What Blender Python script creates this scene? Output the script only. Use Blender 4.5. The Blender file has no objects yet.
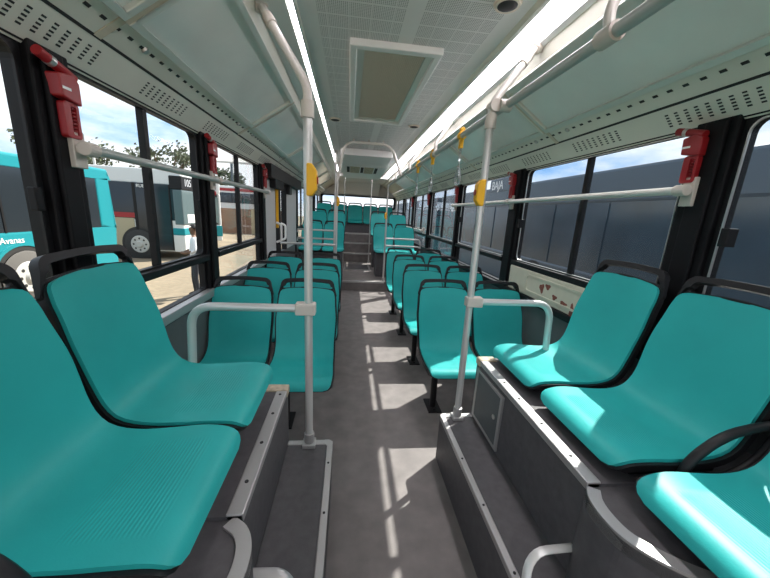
import bpy, bmesh, math, random
from mathutils import Vector, Matrix
random.seed(7)
SC = bpy.context.scene
COL = SC.collection
PI = math.pi

# ------------------------------------------------------------------ camera
F_PX, VX, VY, ROLL = 322.0, 350.0, 212.0, 1.75
EYE = Vector((0, 0, 1.4))
fw = Vector(((VX-385)/F_PX, (VY-289)/F_PX, 1.0)).normalized()      # world +Y seen in camera axes
rr = math.radians(ROLL)
up = Vector((math.sin(rr), -math.cos(rr), 0))
upn = (up - fw*up.dot(fw)).normalized()
xn = fw.cross(upn)
rows = (xn, fw, upn)                                             # world axes in camera axes (x right, y down, z forward)
cam_x = Vector([r[0] for r in rows]); cam_y = Vector([-r[1] for r in rows]); cam_z = Vector([-r[2] for r in rows])
cd = bpy.data.cameras.new('camera'); cam = bpy.data.objects.new('camera', cd); COL.objects.link(cam)
cd.sensor_width = 36; cd.lens = F_PX/770*36; cd.clip_start = 0.02; cd.clip_end = 500
M = Matrix((cam_x, cam_y, cam_z)).transposed().to_4x4(); M.translation = EYE
cam.matrix_world = M
SC.camera = cam

# ------------------------------------------------------------------ world, sun, exposure
w = bpy.data.worlds.new('sky'); SC.world = w; w.use_nodes = True
nt = w.node_tree; nt.nodes.clear()
wo = nt.nodes.new('ShaderNodeOutputWorld'); bg = nt.nodes.new('ShaderNodeBackground')
tc = nt.nodes.new('ShaderNodeTexCoord'); mp = nt.nodes.new('ShaderNodeMapping'); mp.inputs['Scale'].default_value = (1.6, 1.6, 4.2)
nz = nt.nodes.new('ShaderNodeTexNoise'); nz.inputs['Scale'].default_value = 1.7; nz.inputs['Detail'].default_value = 8; nz.inputs['Roughness'].default_value = .55
cr = nt.nodes.new('ShaderNodeValToRGB'); cr.color_ramp.elements[0].position = .34; cr.color_ramp.elements[1].position = .52
cr.color_ramp.elements[0].color = (.19, .44, .80, 1); cr.color_ramp.elements[1].color = (.92, .94, .96, 1)
nt.links.new(tc.outputs['Generated'], mp.inputs[0]); nt.links.new(mp.outputs[0], nz.inputs['Vector'])
nt.links.new(nz.outputs[0], cr.inputs[0]); nt.links.new(cr.outputs[0], bg.inputs[0]); nt.links.new(bg.outputs[0], wo.inputs[0])
bg.inputs[1].default_value = 1.2
sd = bpy.data.lights.new('sun', 'SUN'); sd.energy = 9.3; sd.angle = math.radians(.6); sd.color = (1, .93, .82)
sun = bpy.data.objects.new('sun', sd); COL.objects.link(sun)
sun.rotation_euler = Vector((-.71, -.55, -1)).to_track_quat('-Z', 'Y').to_euler()
sun.location = (20, 12, 30)
LED_STRENGTH = 12.0
vs = SC.view_settings; vs.view_transform = 'Standard'; vs.look = 'None'; vs.exposure = 0.32; vs.gamma = 1; vs.use_curve_mapping = False

# ------------------------------------------------------------------ materials
def mat(name, col, rough=.5, metal=0, spec=.5, noise=0, nscale=8, bump=0, bscale=60, coat=0):
    m = bpy.data.materials.new(name); m.use_nodes = True
    t = m.node_tree; b = t.nodes['Principled BSDF']
    b.inputs['Base Color'].default_value = (*col, 1); b.inputs['Roughness'].default_value = rough
    b.inputs['Metallic'].default_value = metal; b.inputs['Specular IOR Level'].default_value = spec
    b.inputs['Coat Weight'].default_value = coat; b.inputs['Coat Roughness'].default_value = .15
    tcn = t.nodes.new('ShaderNodeTexCoord')
    if noise:
        n = t.nodes.new('ShaderNodeTexNoise'); n.inputs['Scale'].default_value = nscale; n.inputs['Detail'].default_value = 7
        r = t.nodes.new('ShaderNodeValToRGB')
        r.color_ramp.elements[0].position = .3; r.color_ramp.elements[1].position = .7
        r.color_ramp.elements[0].color = (*[c*(1-noise) for c in col], 1); r.color_ramp.elements[1].color = (*[min(1, c*(1+noise)) for c in col], 1)
        t.links.new(tcn.outputs['Object'], n.inputs['Vector']); t.links.new(n.outputs[0], r.inputs[0]); t.links.new(r.outputs[0], b.inputs['Base Color'])
    if bump:
        n2 = t.nodes.new('ShaderNodeTexNoise'); n2.inputs['Scale'].default_value = bscale; n2.inputs['Detail'].default_value = 3
        bp = t.nodes.new('ShaderNodeBump'); bp.inputs['Strength'].default_value = bump; bp.inputs['Distance'].default_value = .004
        t.links.new(tcn.outputs['Object'], n2.inputs['Vector']); t.links.new(n2.outputs[0], bp.inputs['Height']); t.links.new(bp.outputs[0], b.inputs['Normal'])
    return m
def emit(name, col, s):
    m = bpy.data.materials.new(name); m.use_nodes = True; t = m.node_tree; t.nodes.clear()
    o = t.nodes.new('ShaderNodeOutputMaterial'); e = t.nodes.new('ShaderNodeEmission')
    e.inputs[0].default_value = (*col, 1); e.inputs[1].default_value = s; t.links.new(e.outputs[0], o.inputs[0]); return m
def glass(name, tint, refl=.1, haze=0, hazecol=(.6, .6, .6)):
    m = bpy.data.materials.new(name); m.use_nodes = True; t = m.node_tree; t.nodes.clear()
    o = t.nodes.new('ShaderNodeOutputMaterial'); tr = t.nodes.new('ShaderNodeBsdfTransparent'); gl = t.nodes.new('ShaderNodeBsdfGlossy')
    tr.inputs[0].default_value = (*tint, 1); gl.inputs['Roughness'].default_value = .02; gl.inputs[0].default_value = (.9, .95, 1, 1)
    fr = t.nodes.new('ShaderNodeLayerWeight'); fr.inputs[0].default_value = refl
    mx = t.nodes.new('ShaderNodeMixShader')
    fm = t.nodes.new('ShaderNodeMath'); fm.operation = 'MULTIPLY'; fm.inputs[1].default_value = .45; t.links.new(fr.outputs['Fresnel'], fm.inputs[0]); t.links.new(fm.outputs[0], mx.inputs[0]); t.links.new(tr.outputs[0], mx.inputs[1]); t.links.new(gl.outputs[0], mx.inputs[2])
    last = mx
    if haze:
        df = t.nodes.new('ShaderNodeBsdfDiffuse'); df.inputs[0].default_value = (*hazecol, 1)
        tcn = t.nodes.new('ShaderNodeTexCoord'); n = t.nodes.new('ShaderNodeTexNoise'); n.inputs['Scale'].default_value = 5; n.inputs['Detail'].default_value = 8
        mm = t.nodes.new('ShaderNodeMath'); mm.operation = 'MULTIPLY'; mm.inputs[1].default_value = haze
        t.links.new(tcn.outputs['Object'], n.inputs['Vector']); t.links.new(n.outputs[0], mm.inputs[0])
        m2 = t.nodes.new('ShaderNodeMixShader'); t.links.new(mm.outputs[0], m2.inputs[0]); t.links.new(mx.outputs[0], m2.inputs[1]); t.links.new(df.outputs[0], m2.inputs[2]); last = m2
    t.links.new(last.outputs[0], o.inputs[0]); return m

TEAL = mat('teal_plastic', (.024, .375, .358), .42, spec=.24, noise=.08, nscale=5, bump=.05, bscale=220)
BLACKP = mat('black_plastic', (.011, .011, .012), .45, spec=.3)
BLACKM = mat('black_metal', (.008, .008, .009), .5, spec=.25)
PILLAR = mat('black_pillar', (.005, .005, .006), .55, spec=.2)
STEEL = mat('steel_tube', (.66, .655, .63), .33, .45)
CREAMTUBE = mat('cream_tube', (.62, .59, .54), .38)
JOINT = mat('joint_plastic', (.58, .53, .47), .5)
ALU = mat('aluminium_trim', (.50, .49, .48), .45, .7)
FLOORM = mat('floor_vinyl', (.195, .175, .165), .6, noise=.17, nscale=9, bump=.15, bscale=180)
RISER = mat('grey_vinyl', (.085, .080, .084), .55, noise=.15, nscale=30, bump=.1, bscale=200)
WALLM = mat('dark_grey_wall', (.10, .11, .11), .55, noise=.08)
CREAM = mat('cream_panel', (.60, .58, .46), .5, noise=.06)
COVE = mat('cove_panel', (.68, .67, .58), .5, noise=.04, nscale=4)
FRAMEG = mat('grey_green_frame', (.66, .68, .62), .35, .3)
SLOT = mat('slot_dark', (.02, .02, .02), .7)
YEL = mat('yellow_plastic', (.85, .45, .01), .45)
RED = mat('red_plastic', (.30, .010, .014), .38)
WHITE = mat('white_paint', (.84, .84, .82), .45)
SILVER = mat('silver_clip', (.5, .5, .48), .3, .7)
BROWN = mat('brown_grille', (.78, .68, .57), .7)
PALE = mat('pale_door_grey', (.55, .56, .55), .45)
BACKW = mat('back_wall_grey', (.66, .65, .61), .5)
RUST = mat('torn_brown_sticker', (.20, .06, .04), .7, noise=.4, nscale=40)
WOOD = mat('worn_beige_cap', (.50, .42, .30), .6, noise=.35, nscale=40)
CLEARP = glass('clear_strap', (.85, .87, .86), .3, .5)
GLASS_L = glass('window_glass', (.98, .99, .99), .05)
GLASS_R = glass('tinted_window_glass', (.85, .88, .91), .05, .04, (.45, .52, .58))
LED = emit('led_diffuser', (1, .93, .99), LED_STRENGTH)
DUCT = mat('frosted_duct', (.72, .76, .71), .14, noise=.07, nscale=3)

def ceiling_mat():
    m = mat('perforated_ceiling', (.5, .5, .48), .55); t = m.node_tree; b = t.nodes['Principled BSDF']
    tcn = t.nodes.new('ShaderNodeTexCoord'); sp = t.nodes.new('ShaderNodeSeparateXYZ'); t.links.new(tcn.outputs['Object'], sp.inputs[0])
    def N(op, a, bb=None, c=None):
        n = t.nodes.new('ShaderNodeMath'); n.operation = op
        for i, v in enumerate((a, bb, c)):
            if v is None: continue
            if isinstance(v, (int, float)): n.inputs[i].default_value = v
            else: t.links.new(v, n.inputs[i])
        return n.outputs[0]
    X, Y = sp.outputs[0], sp.outputs[1]
    fx = N('FRACT', N('DIVIDE', N('ADD', X, 10.19), .108)); fy = N('FRACT', N('DIVIDE', Y, .115))
    line = N('MAXIMUM', N('LESS_THAN', fx, .06), N('LESS_THAN', fy, .08))
    hx = N('FRACT', N('DIVIDE', X, .009)); hy = N('FRACT', N('DIVIDE', Y, .0115))
    hole = N('MULTIPLY', N('LESS_THAN', N('ABSOLUTE', N('SUBTRACT', hx, .5)), .27), N('LESS_THAN', N('ABSOLUTE', N('SUBTRACT', hy, .5)), .3))
    inx = N('MAXIMUM', N('LESS_THAN', N('ABSOLUTE', N('SUBTRACT', X, .025)), .21), N('LESS_THAN', N('ABSOLUTE', N('SUBTRACT', X, .5)), .185))
    fac = N('MULTIPLY', N('MULTIPLY', hole, N('SUBTRACT', 1, line)), inx)
    mx = t.nodes.new('ShaderNodeMix'); mx.data_type = 'RGBA'
    mx.inputs[6].default_value = (.76, .76, .74, 1); mx.inputs[7].default_value = (.28, .29, .28, 1)
    t.links.new(fac, mx.inputs[0]); t.links.new(mx.outputs[2], b.inputs['Base Color'])
    return m
CEIL = ceiling_mat()

# ------------------------------------------------------------------ mesh helpers
def box(bm, x0, x1, y0, y1, z0, z1):
    v = [bm.verts.new(p) for p in ((x0,y0,z0),(x1,y0,z0),(x1,y1,z0),(x0,y1,z0),(x0,y0,z1),(x1,y0,z1),(x1,y1,z1),(x0,y1,z1))]
    for f in ((3,2,1,0),(4,5,6,7),(0,1,5,4),(1,2,6,5),(2,3,7,6),(3,0,4,7)): bm.faces.new([v[i] for i in f])
    return v
def boxes(*bs):
    bm = bmesh.new()
    for b in bs: box(bm, *b)
    return bm
def fillet(pts, r, n=6):
    pts = [Vector(p) for p in pts]; out = [pts[0]]
    for a, b, c in zip(pts, pts[1:], pts[2:]):
        d1 = (a-b); d2 = (c-b); k = min(r, d1.length*.49, d2.length*.49)
        p, q = b+d1.normalized()*k, b+d2.normalized()*k
        for i in range(n+1):
            t = i/n; out.append(p*(1-t)**2 + b*2*t*(1-t) + q*t*t)
    out.append(pts[-1]); return out
def tube(bm, pts, r, seg=12, rx=None, upv=None):
    pts = [Vector(p) for p in pts]; n = len(pts); rings = []
    t0 = (pts[1]-pts[0]).normalized()
    ref = Vector(upv) if upv else (Vector((0,0,1)) if abs(t0.z) < .9 else Vector((1,0,0)))
    u = (ref - t0*ref.dot(t0)).normalized()
    for i in range(n):
        t = (pts[min(i+1,n-1)]-pts[max(i-1,0)]).normalized()
        u = (u - t*u.dot(t)).normalized(); s = t.cross(u)
        rings.append([bm.verts.new(pts[i] + u*math.cos(a)*r + s*math.sin(a)*(rx or r)) for a in [2*PI*k/seg for k in range(seg)]])
    for a, b in zip(rings, rings[1:]):
        for k in range(seg): bm.faces.new((a[k], a[(k+1)%seg], b[(k+1)%seg], b[k]))
    bm.faces.new(rings[0][::-1]); bm.faces.new(rings[-1])
def T(pts, r, seg=12, **k):
    bm = bmesh.new(); tube(bm, pts, r, seg, **k); return bm
def prism(bm, poly, axis, a0, a1):
    """poly: 2-D points; extrude along axis from a0 to a1"""
    def P(p, a):
        return {'x': (a, p[0], p[1]), 'y': (p[0], a, p[1]), 'z': (p[0], p[1], a)}[axis]
    A = [bm.verts.new(P(p, a0)) for p in poly]; B = [bm.verts.new(P(p, a1)) for p in poly]
    bm.faces.new(A[::-1]); bm.faces.new(B)
    n = len(poly)
    for i in range(n): bm.faces.new((A[i], A[(i+1)%n], B[(i+1)%n], B[i]))
def disc(bm, c, axis, r, h, seg=24, r2=None):
    c = Vector(c); d = Vector(axis).normalized()
    ref = Vector((0,0,1)) if abs(d.z) < .9 else Vector((1,0,0)); u = d.cross(ref).normalized(); s = d.cross(u)
    A = [bm.verts.new(c+(u*math.cos(2*PI*k/seg)+s*math.sin(2*PI*k/seg))*r) for k in range(seg)]
    B = [bm.verts.new(c+d*h+(u*math.cos(2*PI*k/seg)+s*math.sin(2*PI*k/seg))*(r2 or r)) for k in range(seg)]
    bm.faces.new(A[::-1]); bm.faces.new(B)
    for k in range(seg): bm.faces.new((A[k], A[(k+1)%seg], B[(k+1)%seg], B[k]))
def rrect(a0, a1, b0, b1, r, n=5):
    out = []
    for cx, cy, s in ((a1-r,b1-r,0),(a0+r,b1-r,PI/2),(a0+r,b0+r,PI),(a1-r,b0+r,1.5*PI)):
        for i in range(n+1):
            a = s+PI/2*i/n; out.append((cx+r*math.cos(a), cy+r*math.sin(a)))
    return out
def ring_plate(bm, outer, inner, axis, a0, a1):
    """plate with a hole; outer and inner have the same number of points"""
    def P(p, a):
        return {'x': (a, p[0], p[1]), 'y': (p[0], a, p[1]), 'z': (p[0], p[1], a)}[axis]
    n = len(outer)
    O0, O1 = [[bm.verts.new(P(p, a)) for p in outer] for a in (a0, a1)]
    I0, I1 = [[bm.verts.new(P(p, a)) for p in inner] for a in (a0, a1)]
    for i in range(n):
        j = (i+1) % n
        for q in ((O0[i],O0[j],I0[j],I0[i]), (O1[i],I1[i],I1[j],O1[j]), (O0[i],O1[i],O1[j],O0[j]), (I0[i],I0[j],I1[j],I1[i])): bm.faces.new(q)

def link(name, bm, m, parent=None, root=(0,0,0), smooth=False, bevel=0, tag=None, seg=2):
    """bm is in world coordinates; root is the world place of the thing it belongs to"""
    bmesh.ops.remove_doubles(bm, verts=bm.verts, dist=1e-6)
    bmesh.ops.recalc_face_normals(bm, faces=bm.faces)
    if any(root): bmesh.ops.translate(bm, verts=bm.verts, vec=-Vector(root))
    me = bpy.data.meshes.new(name)
    if smooth:
        for f in bm.faces: f.smooth = True
        for e in bm.edges:
            if len(e.link_faces) == 2 and e.calc_face_angle(0) > math.radians(38): e.smooth = False
    bm.to_mesh(me); bm.free()
    for mm in (m if isinstance(m, (list, tuple)) else [m]): me.materials.append(mm)
    o = bpy.data.objects.new(name, me); COL.objects.link(o)
    if parent is not None: o.parent = parent
    else: o.location = root
    if bevel:
        b = o.modifiers.new('bevel', 'BEVEL'); b.width = bevel; b.segments = seg; b.limit_method = 'ANGLE'; b.angle_limit = math.radians(40)
    if tag: settag(o, *tag)
    return o
def settag(o, label, cat, group=None):
    o['label'] = label; o['category'] = cat
    if group: o['group'] = group
def thing(name, label, cat, loc=(0,0,0), group=None, rotz=0):
    o = bpy.data.objects.new(name, None); COL.objects.link(o); o.empty_display_size = .1
    o.location = loc; o.rotation_euler = (0,0,rotz); settag(o, label, cat, group); return o
def struct(name, bm, m, parent=None, bevel=0, smooth=False, label=None):
    o = link(name, bm, m, parent, bevel=bevel, smooth=smooth)
    if parent is None: o['kind'] = 'structure'
    if label: o['label'] = label
    return o
def dup(src, loc, label, rotz=None, group=None):
    r = src.copy(); COL.objects.link(r); r.location = loc; r['label'] = label
    if rotz is not None: r.rotation_euler = (0,0,rotz)
    if group: r['group'] = group
    for ch in list(src.children):
        c = ch.copy(); COL.objects.link(c); c.parent = r
        for g in list(ch.children):
            d = g.copy(); COL.objects.link(d); d.parent = c
    return r
def text_bm(s, size, mat4, depth=.004):
    cu = bpy.data.curves.new('t', 'FONT'); cu.body = s; cu.size = size; cu.extrude = depth; cu.align_x = 'LEFT'
    o = bpy.data.objects.new('t', cu); COL.objects.link(o)
    dg = bpy.context.evaluated_depsgraph_get(); me = bpy.data.meshes.new_from_object(o.evaluated_get(dg))
    bm = bmesh.new(); bm.from_mesh(me); bm.transform(mat4)
    bpy.data.objects.remove(o); bpy.data.meshes.remove(me); bpy.data.curves.remove(cu)
    return bm

def cr_spline(P, n):
    P = [Vector(p) for p in P]; Q = [P[0]*2-P[1]] + P + [P[-1]*2-P[-2]]; out = []
    for i in range(len(P)-1):
        a, b, c, d = Q[i:i+4]
        for k in range(n):
            t = k/n; out.append(.5*((2*b)+(c-a)*t+(2*a-5*b+4*c-d)*t*t+(3*b-a-3*c+d)*t**3))
    out.append(P[-1]); return out
# ------------------------------------------------------------------ the bus shell
XL, XR, CX = -.95, 1.45, .25
Y0, Y1 = -1.6, 10.3
def mir(x): return 2*CX - x
struct('floor', boxes((XL, XR, Y0, 5.8, -.06, 0)), FLOORM)
# raised rear floor and steps
st = boxes((XL, XR, 5.8, 10.3, -.06, .17)); box(st, XL, XR, 8.2, 10.3, .17, .385); box(st, XL, XR, 8.48, 10.3, .385, .62); box(st, XL, XR, 8.76, 10.3, .62, .85)
struct('floor_rear', st, FLOORM)
for i, (y, z, a, b) in enumerate(((5.8, .17, -.22, .66), (8.2, .385, -.22, .58), (8.48, .62, -.22, .58), (8.76, .85, -.22, .58))):
    struct('trim_%d' % (i+1), boxes((a, b, y-.012, y+.03, z-.025, z+.006)), ALU, bevel=.003)
t = link('floor_hatch', boxes((-.06, .45, 7.05, 7.75, .168, .176)), RISER, tag=('metal framed hatch in the raised floor just before the rear steps', 'hatch'))
bm = bmesh.new(); ring_plate(bm, [(-.10,7.0),(.49,7.0),(.49,7.8),(-.10,7.8)], [(-.06,7.04),(.45,7.04),(.45,7.76),(-.06,7.76)], 'z', .17, .18)
link('hatch_frame', bm, ALU, t)

# walls below the windows
struct('wall_left', boxes((XL-.06, XL, Y0, 10.3, -.06, .80), (XL-.06, XL, 4.25, 5.0, -.06, .2)), WALLM)
struct('wall_right', boxes((XR, XR+.06, Y0, 10.3, -.06, .80)), WALLM)
# headers
struct('trim_5', boxes((XL-.06, XL+.004, Y0, 10.3, 1.825, 1.88)), PILLAR)
struct('trim_6', boxes((XR-.004, XR+.06, Y0, 10.3, 1.825, 1.88)), PILLAR)
struct('trim_7', boxes((XL-.02, XL+.035, Y0, 4.2, .78, .83)), ALU, bevel=.004)
struct('trim_8', boxes((XR-.035, XR+.02, Y0, 10.3, .78, .825)), BLACKM, bevel=.004)

# pillars (left, right): (y0, y1)
PL = [(1.17, 1.31), (2.28, 2.45), (3.64, 3.76), (5.95, 6.1), (7.5, 7.62), (8.9, 9.0)]
PR = [(1.17, 1.33), (2.70, 2.90), (4.28, 4.42), (5.9, 6.02), (7.5, 7.62), (8.9, 9.0)]
ti = 9
for s, ps in ((-1, PL), (1, PR)):
    for (a, b) in ps:
        bm = bmesh.new()
        if s < 0:
            box(bm, XL-.06, XL+.012, a, b, .80, 1.84); box(bm, XL+.012, XL+.03, a+(b-a)*.18, b-(b-a)*.30, .80, 1.83)
        else:
            box(bm, XR-.012, XR+.06, a, b, .80, 1.84); box(bm, XR-.03, XR-.012, a+(b-a)*.18, b-(b-a)*.30, .80, 1.83)
        struct('trim_%d' % ti, bm, PILLAR, bevel=.006); ti += 1

# windows
wi = 1
def window(side, y0, y1, mull, lower, latch=None):
    global wi
    x0, x1 = (XL-.05, XL-.012) if side < 0 else (XR+.012, XR+.05)
    gm = GLASS_L if side < 0 else GLASS_R
    bm = bmesh.new()
    n = len(rrect(0,1,0,1,.1))
    o = rrect(y0, y1, 1.03, 1.84, .002); i = rrect(y0+.022, y1-.022, 1.075, 1.815, .045)
    ring_plate(bm, o, i, 'x', x0, x1)
    if lower:
        o = rrect(y0, y1, .80, 1.03, .002); i = rrect(y0+.022, y1-.022, .835, 1.02, .02); ring_plate(bm, o, i, 'x', x0, x1)
    if mull: box(bm, x0+.004, x1-.004, mull-.016, mull+.016, 1.06, 1.83)
    f = struct('window_%d' % wi, bm, BLACKM); wi += 1
    xm = (x0+x1)/2
    link('pane', boxes((xm-.003, xm+.003, y0+.01, (mull or y1-.01), 1.04, 1.83)), gm, f)
    if mull: link('pane', boxes((xm-.003, xm+.003, mull, y1-.01, 1.04, 1.83)), gm, f)
    if lower: link('pane', boxes((xm-.003, xm+.003, y0+.01, y1-.01, .82, 1.03)), gm, f)
    # pale rubber gasket around the upper pane
    bm = bmesh.new(); xi = x1 if side < 0 else x0
    ring_plate(bm, rrect(y0+.022, y1-.022, 1.075, 1.815, .045), rrect(y0+.027, y1-.027, 1.08, 1.81, .042), 'x', xi-.004, xi+.004)
    link('gasket', bm, SILVER if side > 0 else BLACKP, f)
    if latch:
        xa, xb = (x1, x1+.022) if side < 0 else (x0-.045, x0)
        link('latch', boxes((xa, xb, latch-.014, latch+.014, 1.35, 1.42)), BLACKM, f, bevel=.003)
    # inner ledge below the upper pane
    xa, xb = (XL-.012, XL+.02) if side < 0 else (XR-.02, XR+.012)
    link('ledge', boxes((xa, xb, y0, y1, 1.03, 1.07)), BLACKM, f, bevel=.004)
window(-1, Y0, 1.17, None, True, 1.125)
window(-1, 1.31, 2.28, 1.76, True, 2.2)
window(-1, 2.45, 3.64, 3.05, True, 3.55)
window(-1, 6.1, 7.5, 6.8, True); window(-1, 7.62, 8.9, 8.2, True); window(-1, 9.0, 10.25, None, True)
window(1, Y0, 1.17, None, False, 1.1)
window(1, 1.33, 2.70, 1.985, False, 2.64)
window(1, 2.90, 4.28, 3.62, True, 4.2)
window(1, 4.42, 5.9, 5.15, True); window(1, 6.02, 7.5, 6.75, True); window(1, 7.62, 8.9, 8.2, True); window(1, 9.0, 10.25, None, True)

# cream lower panel on the right under the near windows
struct('trim_40', boxes((XR-.02, XR+.05, 1.33, 2.70, .825, 1.03), (XR-.02, XR+.05, Y0, 1.17, .825, 1.03)), CREAM, bevel=.01)
bm = bmesh.new(); ring_plate(bm, rrect(1.5, 2.42, .86, 1.0, .03), rrect(1.52, 2.40, .875, .985, .025), 'x', XR-.026, XR-.02)
link('pressed_border', bm, CREAM, bpy.data.objects['trim_40'])
stk = thing('torn_sticker', 'brown torn sticker remains on the cream panel under the right window', 'sticker', (XR-.0195, 2.0, .9))
for (y, z, a, b) in ((2.19, .93, .028, .034), (2.12, .955, .03, .02), (2.03, .90, .026, .018), (1.93, .885, .036, .014), (1.84, .86, .022, .045)):
    bm = bmesh.new(); disc(bm, (XR-.0195, y, z), (-1,0,0), 1, .001, 14)
    for v in bm.verts:
        a_ = math.atan2(v.co.z-z, v.co.y-y); k = 1+.25*math.sin(3*a_+y*9)
        v.co.y = y+(v.co.y-y)*a*k; v.co.z = z+(v.co.z-z)*b*k
    link('sticker_patch', bm, RUST, stk, (XR-.0195, 2.0, .9))

# ------------------------------------------------------------------ ceiling and coves
CEILZ = 2.33
struct('ceiling', boxes((mir(.80), .80, Y0, 8.4, CEILZ, CEILZ+.05)), CEIL)
def plate2(bm, p, q, th, y0, y1, side):
    """sloped longitudinal plate between section points p and q, thickened outward"""
    P, Q = Vector(p), Vector(q); d = (Q-P).normalized(); nrm = Vector((d.y, -d.x))
    if nrm.y < 0: nrm = -nrm
    pts = [P, Q, Q+nrm*th, P+nrm*th]
    if side < 0: pts = [Vector((mir(v.x), v.y)) for v in pts]
    prism(bm, [tuple(v) for v in pts], 'y', y0, y1)
W_, G_, P_, T_, B_, LO, LI = (1.455,1.82), (1.36,1.925), (1.27,1.985), (.95,2.196), (.925,2.262), (.91,2.268), (.79,2.305)
nm = 41
for side in (1, -1):
    bm = bmesh.new(); plate2(bm, W_, (G_[0]+.003, G_[1]-.004), .05, Y0, 10.3, side); o = struct('trim_%d' % nm, bm, COVE); nm += 1
    # grouped vent slots on the outer cove panel
    vm = bmesh.new()
    dv = (Vector(G_)-Vector(W_)).normalized()
    start = 1.05 if side < 0 else 1.10
    gy = start - 1.25
    while gy < 9.5:
        for k in range(9):
            for r_ in range(5):
                a = gy + k*.042 + (r_*.0)
                c0 = Vector(W_) + dv*(.045+r_*.0135); c1 = c0 + dv*.0062
                q = [(c0.x-.001, c0.y-.001), (c1.x-.001, c1.y-.001), (c1.x+.004, c1.y+.004), (c0.x+.004, c0.y+.004)]
                if side < 0: q = [(mir(x), z) for x, z in q]
                yy = a
                prism(vm, q, 'y', yy, yy+.015)
        gy += .62
    s_ = link('vent_slots', vm, SLOT, o)
    bm = bmesh.new(); plate2(bm, (G_[0]-.002, G_[1]+.002), P_, .05, Y0, 10.3, side); o = struct('trim_%d' % nm, bm, COVE); nm += 1
    vm = bmesh.new(); km = bmesh.new(); dv = (Vector(P_)-Vector(G_)).normalized(); c0 = Vector(G_)+dv*.062
    y = -.5
    q = [(c0.x-.001, c0.y-.0015), (c0.x+dv.x*.012-.001, c0.y+dv.y*.012-.0015), (c0.x+dv.x*.012+.004, c0.y+dv.y*.012+.004), (c0.x+.004, c0.y+.004)]
    if side < 0: q = [(mir(x), z) for x, z in q]
    while y < 9.5:
        prism(vm, q, 'y', y, y+.022); y += .066
    link('air_slots', vm, SLOT, o)
    nrm = Vector((-dv.y, dv.x)); nrm = -nrm if nrm.y > 0 else nrm
    if side < 0: ax = (-nrm.x, 0, nrm.y)
    else: ax = (nrm.x, 0, nrm.y)
    yk = .95 if side < 0 else 1.75
    seams = [-.07, 1.34, 2.75, 4.16, 5.57, 6.98, 8.4] if side < 0 else [-.64, .77, 2.18, 3.59, 5.0, 6.41, 7.82]
    for sy in seams:
        for dy in (-.17, .17):
            cx_ = c0.x + dv.x*.006; cx_ = mir(cx_) if side < 0 else cx_
            disc(km, (cx_, sy+dy, c0.y+dv.y*.006), ax, .015, .009, 14, .011)
    link('lock_screw', km, SILVER, o, smooth=True)['kind'] = 'stuff'
    # dark groove behind the joint
    bm = bmesh.new(); plate2(bm, (G_[0]+.012, G_[1]+.006), (G_[0]-.012, G_[1]+.022), .02, Y0, 10.3, side); plate2(bm, (G_[0]+.003, G_[1]-.006), (G_[0]-.005, G_[1]+.0005), .006, Y0, 10.3, side); struct('trim_%d' % nm, bm, SLOT); nm += 1
    # upper beam between the duct lids and the light
    bm = bmesh.new(); plate2(bm, T_, B_, .05, Y0, 10.3, side); plate2(bm, (.93,2.26), LO, .05, Y0, 10.3, side); plate2(bm, LI, (.77, 2.335), .03, Y0, 10.3, side)
    plate2(bm, (.95, 2.262), (.78, 2.34), .04, Y0, 10.3, side)
    struct('trim_%d' % nm, bm, COVE); nm += 1
    # duct lids
    names = ['nearest', 'second', 'third', 'fourth', 'fifth', 'last']
    word = 'right' if side > 0 else 'left'
    for k, (a, b) in enumerate(zip(seams, seams[1:])):
        rz = (mir(1.1) if side < 0 else 1.1, (a+b)/2, 2.09)
        fin = k == 5
        th = thing('duct_lid', 'frosted duct lid in metal frame, %s along the %s ceiling edge' % (names[k] + (' from the front' if k and not fin else ''), word), 'ceiling panel', rz, 'duct lids along both sides')
        Pv, Tv = Vector(P_), Vector(T_); d = (Tv-Pv); L = d.length; d.normalize()
        def at(u): v = Pv + d*(u*L); return (v.x, v.y)
        bm = bmesh.new(); plate2(bm, at(.05), at(.95), .02, a+.02, b-.02, side); link('lid_panel', bm, WHITE if fin and side > 0 else DUCT, th, rz)
        bm = bmesh.new(); n_ = Vector((d.y, -d.x)); n_ = -n_ if n_.y > 0 else n_
        def band(u0, u1, y0, y1, h=.018):
            p, q = Vector(at(u0)), Vector(at(u1)); poly = [p+n_*h, q+n_*h, q-n_*.02, p-n_*.02]
            if side < 0: poly = [Vector((mir(v.x), v.y)) for v in poly]
            prism(bm, [tuple(v) for v in poly], 'y', y0, y1)
        band(0, .075, a+.012, b-.012); band(.925, 1, a+.012, b-.012); band(.075, .925, a+.012, a+.04); band(.075, .925, b-.04, b-.012)
        link('lid_frame', bm, FRAMEG, th, rz, bevel=.004)
    # cream cross ribs in the seams
    bm = bmesh.new(); 
    dn = (Vector(T_)-Vector(P_)).normalized(); dn = Vector((-dn.y, dn.x)); dn = -dn if dn.y > 0 else dn; o_ = dn*.014
    dg_ = (Vector(P_)-Vector(G_)).normalized(); dq = Vector((-dg_.y, dg_.x)); dq = (-dq if dq.y > 0 else dq)*.003
    for sy in seams:
        plate2(bm, (P_[0]+o_.x, P_[1]+o_.y), (T_[0]+o_.x, T_[1]+o_.y), .03, sy-.016, sy+.016, side)
        plate2(bm, (G_[0]+dq.x, G_[1]+dq.y), (P_[0]+dq.x, P_[1]+dq.y), .01, sy-.016, sy+.016, side)
    plate2(bm, (P_[0], P_[1]+.035), (T_[0], T_[1]+.035), .03, Y0, 10.3, side)
    struct('trim_%d' % nm, bm, mat('rib_cream_%d' % nm, (.58,.52,.40), .5)); nm += 1

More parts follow.
